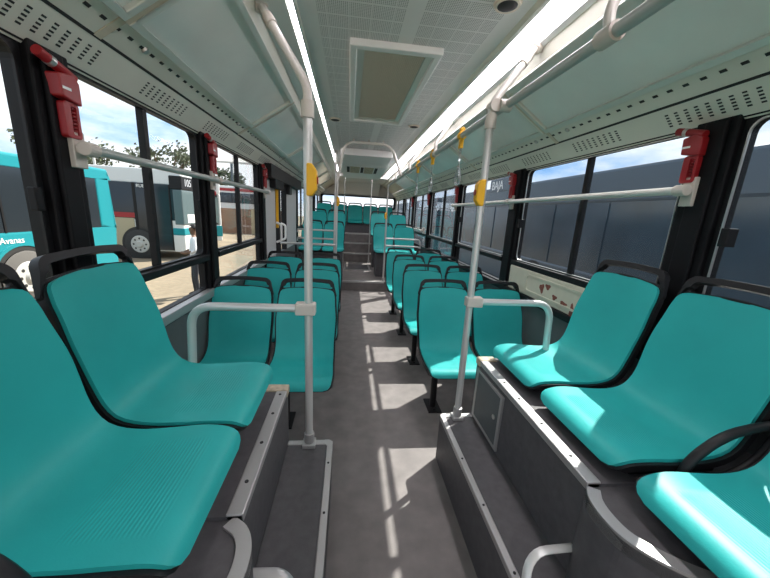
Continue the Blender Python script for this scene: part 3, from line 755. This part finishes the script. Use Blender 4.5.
# emergency hammers
def hammer(side, y, z, lab, src):
    if src: return dup(src, ((XL+.02) if side < 0 else (XR-.02), y, z), lab, rotz=0 if side < 0 else PI)
    root = (XL+.02, y, z); th = thing('emergency_hammer', lab, 'hammer', root, 'emergency hammers')
    x = XL+.018
    bm = bmesh.new(); prism(bm, [(y-.045,z-.02),(y+.05,z-.035),(y+.05,z+.05),(y+.02,z+.075),(y-.05,z+.06)], 'x', x, x+.055); link('holder', bm, RED, th, root, bevel=.006)
    bm = bmesh.new(); tube(bm, [(x+.035,y+.045,z+.065),(x+.035,y-.02,z+.085),(x+.035,y-.105,z+.108)], .019, 14); link('hammer_head', bm, RED, th, root, smooth=True)
    bm = bmesh.new(); tube(bm, [(x+.035,y-.045,z+.092),(x+.035,y-.065,z+.097)], .0205, 14); link('metal_band', bm, SILVER, th, root, smooth=True)
    bm = bmesh.new(); ring_plate(bm, rrect(y-.03,y+.045,z-.165,z-.03,.014), rrect(y+.004,y+.03,z-.15,z-.045,.005), 'x', x+.015, x+.042); 
    for k in range(7): box(bm, x+.018, x+.04, y+.01, y+.028, z-.138+k*.014, z-.132+k*.014)
    link('handle', bm, RED, th, root, bevel=.002)
    link('white_label', boxes((x+.0545,x+.0565,y-.04,y-.0,z+.008,z+.018)), WHITE, th, root)
    th.scale = (.8,.8,.8)
    return th
hm = hammer(-1, 1.235, 1.715, 'red emergency hammer on the nearest left window pillar', None)
hammer(-1, 2.37, 1.73, 'red emergency hammer on the second left window pillar', hm)
hammer(-1, 3.72, 1.73, 'red emergency hammer on the left pillar beside the door', hm)
for y, wd in ((1.29,'nearest'), (2.83,'second'), (4.36,'third'), (5.96,'fourth'), (7.56,'fifth')):
    hammer(1, y, 1.73, 'red emergency hammer on the %s right window pillar' % wd, hm)

# ------------------------------------------------------------------ rear door on the left
bm = boxes((XL-.05, XL+.02, 3.76, 3.80, .0, 1.82), (XL-.05, XL+.02, 5.9, 5.95, .0, 1.82), (XL-.02, XL+.10, 3.76, 5.95, 1.72, 1.86), (XL-.05, XL+.02, 4.55, 4.60, .8, 1.75), (XL-.05, XL+.02, 4.98, 5.02, .8, 1.75))
dr = struct('door_1', bm, BLACKM)
bm = boxes((XL-.03, XL+.02, 3.80, 4.30, .80, 1.72)); link('leaf', bm, PALE, dr, bevel=.02)
bm = boxes((XL-.03, XL+.02, 5.02, 5.90, .80, 1.72)); link('leaf', bm, PALE, dr, bevel=.02)
link('pane', boxes((XL-.02, XL-.014, 4.30, 5.0, .80, 1.74)), GLASS_L, dr)
link('yellow_edge', boxes((XL+.02, XL+.05, 4.30, 4.33, 1.15, 1.68)), YEL, dr, bevel=.004)
link('mechanism', boxes((XL+.02, XL+.09, 4.0, 4.5, 1.62, 1.76), (XL+.02, XL+.07, 5.0, 5.2, 1.60, 1.74)), BLACKM, dr, bevel=.01)
link('door_handle', T(fillet([(XL+.04,4.22,.98),(XL+.10,4.22,1.0),(XL+.10,4.22,1.2),(XL+.04,4.22,1.22)], .03), .014, 10), WHITE, dr, smooth=True)
link('door_handle', T(fillet([(XL+.04,4.5,.98),(XL+.10,4.5,1.0),(XL+.10,4.5,1.18),(XL+.04,4.5,1.2)], .03), .014, 10), WHITE, dr, smooth=True)

# ------------------------------------------------------------------ outside
GZ = -.80
gm = mat('yard_paving', (.47, .37, .25), .85, noise=.25, nscale=.9)
t_ = gm.node_tree; br = t_.nodes.new('ShaderNodeTexBrick'); br.inputs['Scale'].default_value = 4; br.inputs['Color1'].default_value = (.28,.22,.15,1); br.inputs['Color2'].default_value = (.17,.135,.09,1); br.inputs['Mortar'].default_value = (.20,.165,.12,1); br.inputs['Mortar Size'].default_value = .03
tc_ = t_.nodes.new('ShaderNodeTexCoord'); t_.links.new(tc_.outputs['Object'], br.inputs['Vector'])
nn = t_.nodes.new('ShaderNodeTexNoise'); nn.inputs['Scale'].default_value = .7; nn.inputs['Detail'].default_value = 6; t_.links.new(tc_.outputs['Object'], nn.inputs['Vector'])
mxx = t_.nodes.new('ShaderNodeMix'); mxx.data_type = 'RGBA'; mxx.blend_type = 'MULTIPLY'; mxx.inputs[0].default_value = .6; t_.links.new(br.outputs[0], mxx.inputs[6]); t_.links.new(nn.outputs[0], mxx.inputs[7])
gn = t_.nodes.new('ShaderNodeMix'); gn.data_type = 'RGBA'; gn.blend_type = 'ADD'; gn.inputs[0].default_value = .25; gn.inputs[7].default_value = (.24,.20,.14,1); t_.links.new(mxx.outputs[2], gn.inputs[6])
t_.links.new(gn.outputs[2], t_.nodes['Principled BSDF'].inputs['Base Color'])
g = link('ground', boxes((-80, 60, -40, 110, GZ-.2, GZ)), gm); g['kind'] = 'structure'; g['label'] = 'sandy paved yard outside the bus'

BUS_TEAL = mat('bus_teal_paint', (.012,.22,.26), .35, spec=.3); BUS_WHITE = mat('bus_white_paint', (.60,.62,.62), .4); BUS_CREAM = mat('bus_cream_paint', (.38,.33,.22), .45)
BUS_GLASS = mat('bus_dark_glass', (.02,.026,.032), .12); BUS_BLUEGLASS = mat('bus_blue_glass', (.034,.056,.078), .2, noise=.25, nscale=1.2); TYRE = mat('tyre_rubber', (.03,.03,.03), .8); HUB = mat('hub_white', (.45,.45,.43), .5); BUS_DARK = mat('bus_dark_blue', (.052,.078,.105), .35)
GREYTY = mat('dusty_tyre', (.10,.095,.09), .85)
def wheel(parent, root, c, ax, r, hub=HUB, ty=TYRE):
    c = Vector(c); a = Vector(ax).normalized()
    bm = bmesh.new(); disc(bm, c-a*.12, a, r, .14, 36); disc(bm, c+a*.02, a, r, .02, 36, r*.93)
    wl = link('wheel', bm, ty, parent, root, smooth=True)
    bm = bmesh.new(); disc(bm, c+a*.03, a, r*.62, .03, 32, r*.55); disc(bm, c+a*.06, a, r*.25, .05, 20, r*.18); link('hub', bm, hub, wl, root, smooth=True)
    bm = bmesh.new(); ref = a.cross(Vector((0,0,1))).normalized()
    for k in range(8):
        an = 2*PI*k/8; disc(bm, c+a*.058+(ref*math.cos(an)+Vector((0,0,1))*math.sin(an))*r*.40, a, r*.065, .006, 10)
    link('hub_hole', bm, SLOT, wl, root)
def arch(bm, c, ax, r0, r1, th):
    c = Vector(c); a = Vector(ax).normalized(); ref = a.cross(Vector((0,0,1))).normalized(); n = 20
    pts0 = [c+(ref*math.cos(PI*k/n)*r0+Vector((0,0,1))*math.sin(PI*k/n)*r0) for k in range(n+1)]; pts1 = [c+(ref*math.cos(PI*k/n)*r1+Vector((0,0,1))*math.sin(PI*k/n)*r1) for k in range(n+1)]
    A = [bm.verts.new(p) for p in pts0]; B = [bm.verts.new(p) for p in pts1]; C_ = [bm.verts.new(p+a*th) for p in pts0]; D = [bm.verts.new(p+a*th) for p in pts1]
    for k in range(n):
        for q in ((A[k],A[k+1],B[k+1],B[k]), (C_[k],D[k],D[k+1],C_[k+1]), (B[k],B[k+1],D[k+1],D[k]), (A[k],C_[k],C_[k+1],A[k+1])): bm.faces.new(q)

# teal bus parked alongside on the left
root = (-7.8, 4, GZ); b1 = thing('parked_bus', 'teal bus with dark windows parked alongside outside the left windows', 'bus', root)
xs = -6.54
link('body', boxes((xs-2.5, xs, -3.5, 9.95, -.5, .64), (xs-2.5, xs, -3.5, 9.95, 1.93, 2.15), (xs-2.5, xs, 9.45, 9.95, .64, 1.93), (xs-2.4, xs-.1, -3.5, 9.9, .4, 1.95)), BUS_TEAL, b1, root, bevel=.06, seg=3)
link('window_band', boxes((xs-.05, xs-.01, -3.4, 9.45, .64, 1.93)), BUS_GLASS, b1, root)
bm = boxes(*[(xs-.02, xs+.004, yy-.02, yy+.02, .64, 1.93) for yy in (.6,2.2,3.8,5.4,7.0,8.6)]); link('window_divider', bm, BLACKM, b1, root)
link('skirt', boxes((xs-2.4, xs-.03, -3.5, 9.9, -.62, -.48)), BUS_DARK, b1, root)
bm = bmesh.new(); disc(bm, (xs-.04,7.25,-.27), (1,0,0), .66, .046, 36); link('wheel_well', bm, SLOT, b1, root)
wheel(b1, root, (xs+.005,7.25,-.27), (1,0,0), .54, HUB, GREYTY)
bm = bmesh.new(); arch(bm, (xs,7.25,-.27), (1,0,0), .64, .70, .02); link('wheel_arch', bm, BUS_TEAL, b1, root)
mt = Matrix.Translation((xs+.004, 8.32, .315)) @ Matrix(((0,0,1,0),(1,0,0,0),(0,1,0,0),(0,0,0,1)))
mt = Matrix.Translation((xs+.004, 6.32, .43)) @ Matrix(((0,0,1,0),(1,0,0,0),(0,1,0,0),(0,0,0,1)))
link('lettering', text_bm('umnos Avanas', .17, mt), WHITE, b1, root)

# white and cream bus, broadside behind it
root = (-12, 14.6, GZ); b2 = thing('parked_bus', 'cream and white bus with a red stripe and route sign 105, behind the teal bus', 'bus', root)
yf = 13.4; xe = -6.35
link('body', boxes((xe-11, xe, yf, yf+2.5, -.5, .72), (xe-11, xe, yf+.02, yf+2.5, 2.0, 2.55)), [BUS_WHITE], b2, root, bevel=.05)
link('lower_panel', boxes((xe-11, xe-1.75, yf-.015, yf+.01, -.48, .72)), BUS_CREAM, b2, root)
link('window_band', boxes((xe-11, xe-.01, yf+.0, yf+2.49, .70, 2.02)), BUS_GLASS, b2, root)
link('red_stripe', boxes((-9.0, -8.0, yf-.02, yf, .74, .92)), RED, b2, root)
link('door', boxes((xe-1.6, xe-.42, yf-.02, yf+.02, -.45, 2.0)), BUS_GLASS, b2, root)
link('door_frame', boxes((xe-1.7, xe-1.6, yf-.03, yf+.02, -.45, 2.02), (xe-1.03, xe-.98, yf-.03, yf+.02, -.45, 2.0), (xe-.44, xe-.40, yf-.03, yf+.02, -.45, 2.0)), BLACKM, b2, root)
link('front_corner', boxes((xe-.40, xe+.02, yf-.025, yf+2.5, -.5, .15)), BUS_WHITE, b2, root, bevel=.03); link('front_band', boxes((xe-.40, xe+.03, yf-.03, yf+2.5, .15, .42)), BUS_TEAL, b2, root, bevel=.03)
link('windscreen', boxes((xe-.30, xe+.03, yf-.02, yf+2.4, .55, 1.85)), mat('windscreen_glass', (.10,.14,.15), .1), b2, root, bevel=.03)
link('route_sign', boxes((xe-.40, xe+.05, yf-.035, yf+2.4, 1.87, 2.35)), BLACKM, b2, root, bevel=.03)
mt = Matrix.Translation((xe+.056, yf+.16, 2.0)) @ Matrix(((0,0,1,0),(1,0,0,0),(0,1,0,0),(0,0,0,1)))
link('route_number', text_bm('105', .38, mt), emit('sign_white', (1,1,1), .9), b2, root)
link('paper', boxes((xe+.031, xe+.036, yf+.3, yf+1.1, .62, .95)), WHITE, b2, root)
bm = bmesh.new(); disc(bm, (-7.95,yf+.02,-.25), (0,-1,0), .66, .045, 36); link('wheel_well', bm, SLOT, b2, root)
wheel(b2, root, (-7.95,yf-.03,-.25), (0,-1,0), .55)
mt = Matrix.Translation((xe-1.55, yf-.03, 1.86)) @ Matrix(((1,0,0,0),(0,0,-1,0),(0,1,0,0),(0,0,0,1)))
link('side_lettering', text_bm('RUBIR', .16, mt), WHITE, b2, root)

# white and teal bus facing us further off
root = (-6.75, 18.3, GZ); b3 = thing('parked_bus', 'white and teal bus facing this way beyond the cream bus', 'bus', root)
x0, x1, yf = -9.25, -6.75, 18.3
link('body', boxes((x0, x1, yf, yf+9, -.5, .35), (x0, x1, yf+.02, yf+9, 1.9, 2.5), (x0, x0+.15, yf+.01, yf+9, .3, 1.95), (x1-.15, x1, yf+.01, yf+9, .3, 1.95)), BUS_WHITE, b3, root, bevel=.08, seg=3)
link('teal_band', boxes((x0-.01, x1+.01, yf-.02, yf+.1, -.25, .30)), BUS_TEAL, b3, root, bevel=.02)
link('windscreen', boxes((x0+.12, x1-.12, yf+.0, yf+8, .45, 1.75)), mat('windscreen_pale', (.16,.22,.22), .1), b3, root)
link('red_sign', boxes((x0+.2, x1-.2, yf-.02, yf+.05, 1.85, 2.05)), RED, b3, root)
bm = bmesh.new(); disc(bm, (x1,yf+2.2,-.25), (1,0,0), .55, .05, 28); link('wheel', bm, TYRE, b3, root)
b3.rotation_euler = (0, 0, math.radians(32))
# distant coach
root = (-8, 30, GZ); b4 = thing('parked_bus', 'distant white coach with red stripe parked behind the brick wall', 'bus', root)
link('body', boxes((-16, -7.6, 32, 34.5, -.4, 3.1)), BUS_WHITE, b4, root, bevel=.1); link('window_band', boxes((-15.8, -7.8, 31.98, 34.4, 1.6, 2.5)), BUS_GLASS, b4, root); link('red_stripe', boxes((-15.9,-7.7,31.97,34.4,2.65,2.9)), RED, b4, root)

wheel(b4, root, (-9.5,32,-.28), (0,-1,0), .52); wheel(b4, root, (-14,32,-.28), (0,-1,0), .52)

# brick wall
bmat = mat('brick_wall', (.20,.10,.06), .9); tb = bmat.node_tree; bk = tb.nodes.new('ShaderNodeTexBrick'); bk.inputs['Scale'].default_value = 3; bk.inputs['Color1'].default_value = (.22,.11,.065,1); bk.inputs['Color2'].default_value = (.15,.075,.05,1); bk.inputs['Mortar'].default_value = (.3,.26,.2,1)
tcb = tb.nodes.new('ShaderNodeTexCoord'); mpb = tb.nodes.new('ShaderNodeMapping'); mpb.inputs['Rotation'].default_value = (PI/2,0,0); tb.links.new(tcb.outputs['Object'], mpb.inputs[0]); tb.links.new(mpb.outputs[0], bk.inputs['Vector']); tb.links.new(bk.outputs[0], tb.nodes['Principled BSDF'].inputs['Base Color'])
o = link('brick_wall', boxes((-14, -4.5, 27.5, 27.8, GZ, 1.15)), bmat, tag=('red brown brick yard wall far outside the left windows', 'wall'))
link('wall_pier', boxes((-7.85, -7.25, 27.4, 27.9, GZ, 1.2)), BUS_CREAM, o, label if False else (0,0,0))
# shed roof
root = (-13, 40, GZ); sh = thing('shed', 'open metal shed with pale slatted roof in the distance beyond the coach', 'shed', root)
bm = bmesh.new(); prism(bm, [(37,5.6),(42,6.6),(42,6.8),(37,5.8)], 'x', -16, -6); link('roof', bm, mat('shed_roof', (.45,.45,.43), .6), sh, root)
for x in (-15.5, -12.5, -9.5, -6.5): link('post', boxes((x-.1,x+.1,37.3,37.5,GZ,5.7)), BUS_DARK, sh, root)

# person
def skin_person():
    me = bpy.data.meshes.new('p'); J = {'pel':(0,0,.90),'wst':(0,.01,1.08),'chest':(0,0,1.28),'neck':(0,.01,1.43),'neck2':(0,-.005,1.50),'head':(0,-.02,1.60),'crown':(0,-.01,1.66),
      'hl':(.09,0,.86),'kl':(.10,-.03,.47),'al':(.10,.02,.08),'fl':(.11,-.13,.03),'hr':(-.09,0,.86),'kr':(-.11,-.05,.47),'ar':(-.12,-.03,.08),'fr':(-.13,-.18,.03),
      'sl':(.17,0,1.38),'el':(.23,-.02,1.12),'wl':(.12,-.22,1.06),'dl':(.07,-.28,1.07),'sr':(-.17,0,1.38),'er':(-.23,-.03,1.12),'wr':(-.12,-.22,1.05),'dr':(-.07,-.28,1.06)}
    R_ = {'pel':.13,'wst':.125,'chest':.14,'neck':.055,'neck2':.052,'head':.088,'crown':.07,'hl':.09,'kl':.058,'al':.042,'fl':.035,'hr':.09,'kr':.058,'ar':.042,'fr':.035,'sl':.06,'el':.042,'wl':.03,'dl':.032,'sr':.06,'er':.042,'wr':.03,'dr':.032}
    ks = list(J); E_ = [('pel','wst'),('wst','chest'),('chest','neck'),('neck','neck2'),('neck2','head'),('head','crown'),('pel','hl'),('hl','kl'),('kl','al'),('al','fl'),('pel','hr'),('hr','kr'),('kr','ar'),('ar','fr'),('chest','sl'),('sl','el'),('el','wl'),('wl','dl'),('chest','sr'),('sr','er'),('er','wr'),('wr','dr')]
    me.from_pydata([J[k] for k in ks], [(ks.index(a), ks.index(b)) for a, b in E_], []); o = bpy.data.objects.new('p', me); COL.objects.link(o)
    md = o.modifiers.new('s', 'SKIN'); o.modifiers.new('d', 'SUBSURF').levels = 1
    for i, k in enumerate(ks): me.skin_vertices[0].data[i].radius = (R_[k]*(1.25 if k in ('chest','wst','pel') else 1), R_[k])
    me.skin_vertices[0].data[0].use_root = True
    m2 = bpy.data.meshes.new_from_object(o.evaluated_get(bpy.context.evaluated_depsgraph_get())); bm = bmesh.new(); bm.from_mesh(m2); bpy.data.objects.remove(o); return bm
bm = skin_person()
for f in bm.faces:
    c = f.calc_center_median(); f.smooth = True
    f.material_index = 3 if c.z < .09 else 1 if c.z < .95 else 2 if (c.z < 1.43 and not (c.y < -.1 and c.z < 1.2)) else 0
SKINM = mat('brown_skin', (.14,.075,.045), .5); SHIRT = mat('white_shirt', (.72,.76,.80), .7); TROU = mat('dark_trousers', (.03,.035,.045), .8)
root = (-3.62, 8.05, GZ); me = bpy.data.meshes.new('person'); bm.to_mesh(me); bm.free()
for m_ in (SKINM, TROU, SHIRT, BLACKP): me.materials.append(m_)
pe = bpy.data.objects.new('person', me); COL.objects.link(pe); pe.location = root; pe.rotation_euler = (0,0,math.radians(-60)); settag(pe, 'person in white shirt and dark trousers standing in the yard holding papers', 'person')
bm = bmesh.new(); bmesh.ops.create_icosphere(bm, subdivisions=2, radius=.098, matrix=Matrix.Translation((0,.012,1.635)))
for v in list(bm.verts):
    if v.co.z < 1.60 or (v.co.y < -.05 and v.co.z < 1.67): bm.verts.remove(v)
link('hair', bm, BLACKP, pe, smooth=True)
link('papers', boxes((-3.42,-3.28,7.80,7.98,.25,.30)), HUB, tag=('white papers held by the person in the yard', 'papers'))

# trees
TRUNK = mat('tree_trunk', (.12,.09,.06), .9); LEAFS = [mat('tree_leaves_%d' % i, c, .8) for i, c in enumerate(((.05,.075,.04),(.08,.10,.06)))]
def tree(x, y, h, rad, lab, seed):
    random.seed(seed); root = (x, y, GZ); th = thing('tree', lab, 'tree', root, 'trees beyond the yard')
    bm = bmesh.new(); tube(bm, [(x,y,GZ),(x+.1,y,GZ+h*.4),(x,y,h*.75)], .22, 8); ends = []
    for k in range(9):
        a = k*2.4; e = (x+math.cos(a)*rad*.7, y+math.sin(a)*rad*.7, h*(.62+.3*random.random())); ends.append(Vector(e)); tube(bm, [(x,y,h*.45),((x+e[0])/2,(y+e[1])/2,h*.6),e], .09, 6)
    link('trunk', bm, TRUNK, th, root)
    bm = bmesh.new()
    for e in ends:
        for k in range(130):
            d = Vector((random.gauss(0,1),random.gauss(0,1),random.gauss(0,.55))).normalized()*rad*.42*random.random()**.5
            c = e+d; s = .16+.12*random.random(); n = Vector((random.gauss(0,1),random.gauss(0,1),random.gauss(0,1))).normalized(); u = n.orthogonal().normalized()*s; v = n.cross(u)*.6
            bm.faces.new([bm.verts.new(c+u), bm.verts.new(c+v), bm.verts.new(c-u), bm.verts.new(c-v)])
    me_ = link('foliage', bm, LEAFS[seed % 2], th, root)
tree(-33, 44, 8.6, 4.2, 'large feathery tree against the sky, leftmost beyond the buses', 3); tree(-24.5, 48, 8.2, 4.0, 'large feathery tree against the sky, right of the leftmost tree', 5); tree(-18.5, 52, 6.6, 2.6, 'smaller tree right of the two large ones beyond the buses', 8)
for x, y, lab in ((-27.5,40,'pale slim mast standing before the left tree'), (-23.2,41,'pale slim mast standing before the right tree')):
    link('mast', T([(x,y,GZ),(x,y,6.0)], .12, 10), BUS_WHITE, tag=(lab, 'mast', 'masts'))

# dark bus close on the right
root = (6.3, 5, GZ); b5 = thing('parked_bus', 'dark blue bus parked close outside the right windows', 'bus', root)
xs = 5.0
link('body', boxes((xs, xs+2.5, -6, 18, -.5, .45), (xs, xs+2.5, -6, 18, 1.85, 2.5)), BUS_DARK, b5, root, bevel=.06)
link('window_band', boxes((xs+.02, xs+2.45, -6, 18, .43, 1.87)), BUS_BLUEGLASS, b5, root)
bm = boxes(*[(xs+.0, xs+.03, yy-.03, yy+.03, .45, 1.86) for yy in (-4.2,-2.5,-.8,.9,2.6,4.3,6.0,7.7,9.4,11.1,12.8,14.5)]); link('window_divider', bm, BUS_BLUEGLASS, b5, root)
bm = bmesh.new(); disc(bm, (xs+.03,8.2,-.25), (-1,0,0), .66, .04, 30); link('wheel_well', bm, SLOT, b5, root); wheel(b5, root, (xs,8.2,-.25), (-1,0,0), .55)
link('roof_sign', boxes((xs-.02, xs+.12, 10.1, 11.65, 2.36, 2.78)), BUS_DARK, b5, root, bevel=.02)
mt = Matrix.Translation((xs-.026, 11.48, 2.43)) @ Matrix(((0,0,-1,0),(-1,0,0,0),(0,1,0,0),(0,0,0,1)))
link('lettering', text_bm('BAJA', .40, mt), WHITE, b5, root)

# two more buses behind it in the same line
for y0, y1, lab in ((18.8, 30.5, 'dark blue bus parked behind the close one on the right'), (31.2, 43, 'dark blue bus farthest back in the line outside the right windows')):
    root = (xs+1.25, (y0+y1)/2, GZ); b6 = thing('parked_bus', lab, 'bus', root)
    link('body', boxes((xs, xs+2.5, y0, y1, -.5, .45), (xs, xs+2.5, y0, y1, 1.85, 2.5)), BUS_DARK, b6, root, bevel=.06)
    link('window_band', boxes((xs+.02, xs+2.45, y0+.05, y1-.05, .43, 1.87)), BUS_BLUEGLASS, b6, root)
    for yw in (y0+2.6, y1-2.8): wheel(b6, root, (xs,yw,-.25), (-1,0,0), .55)
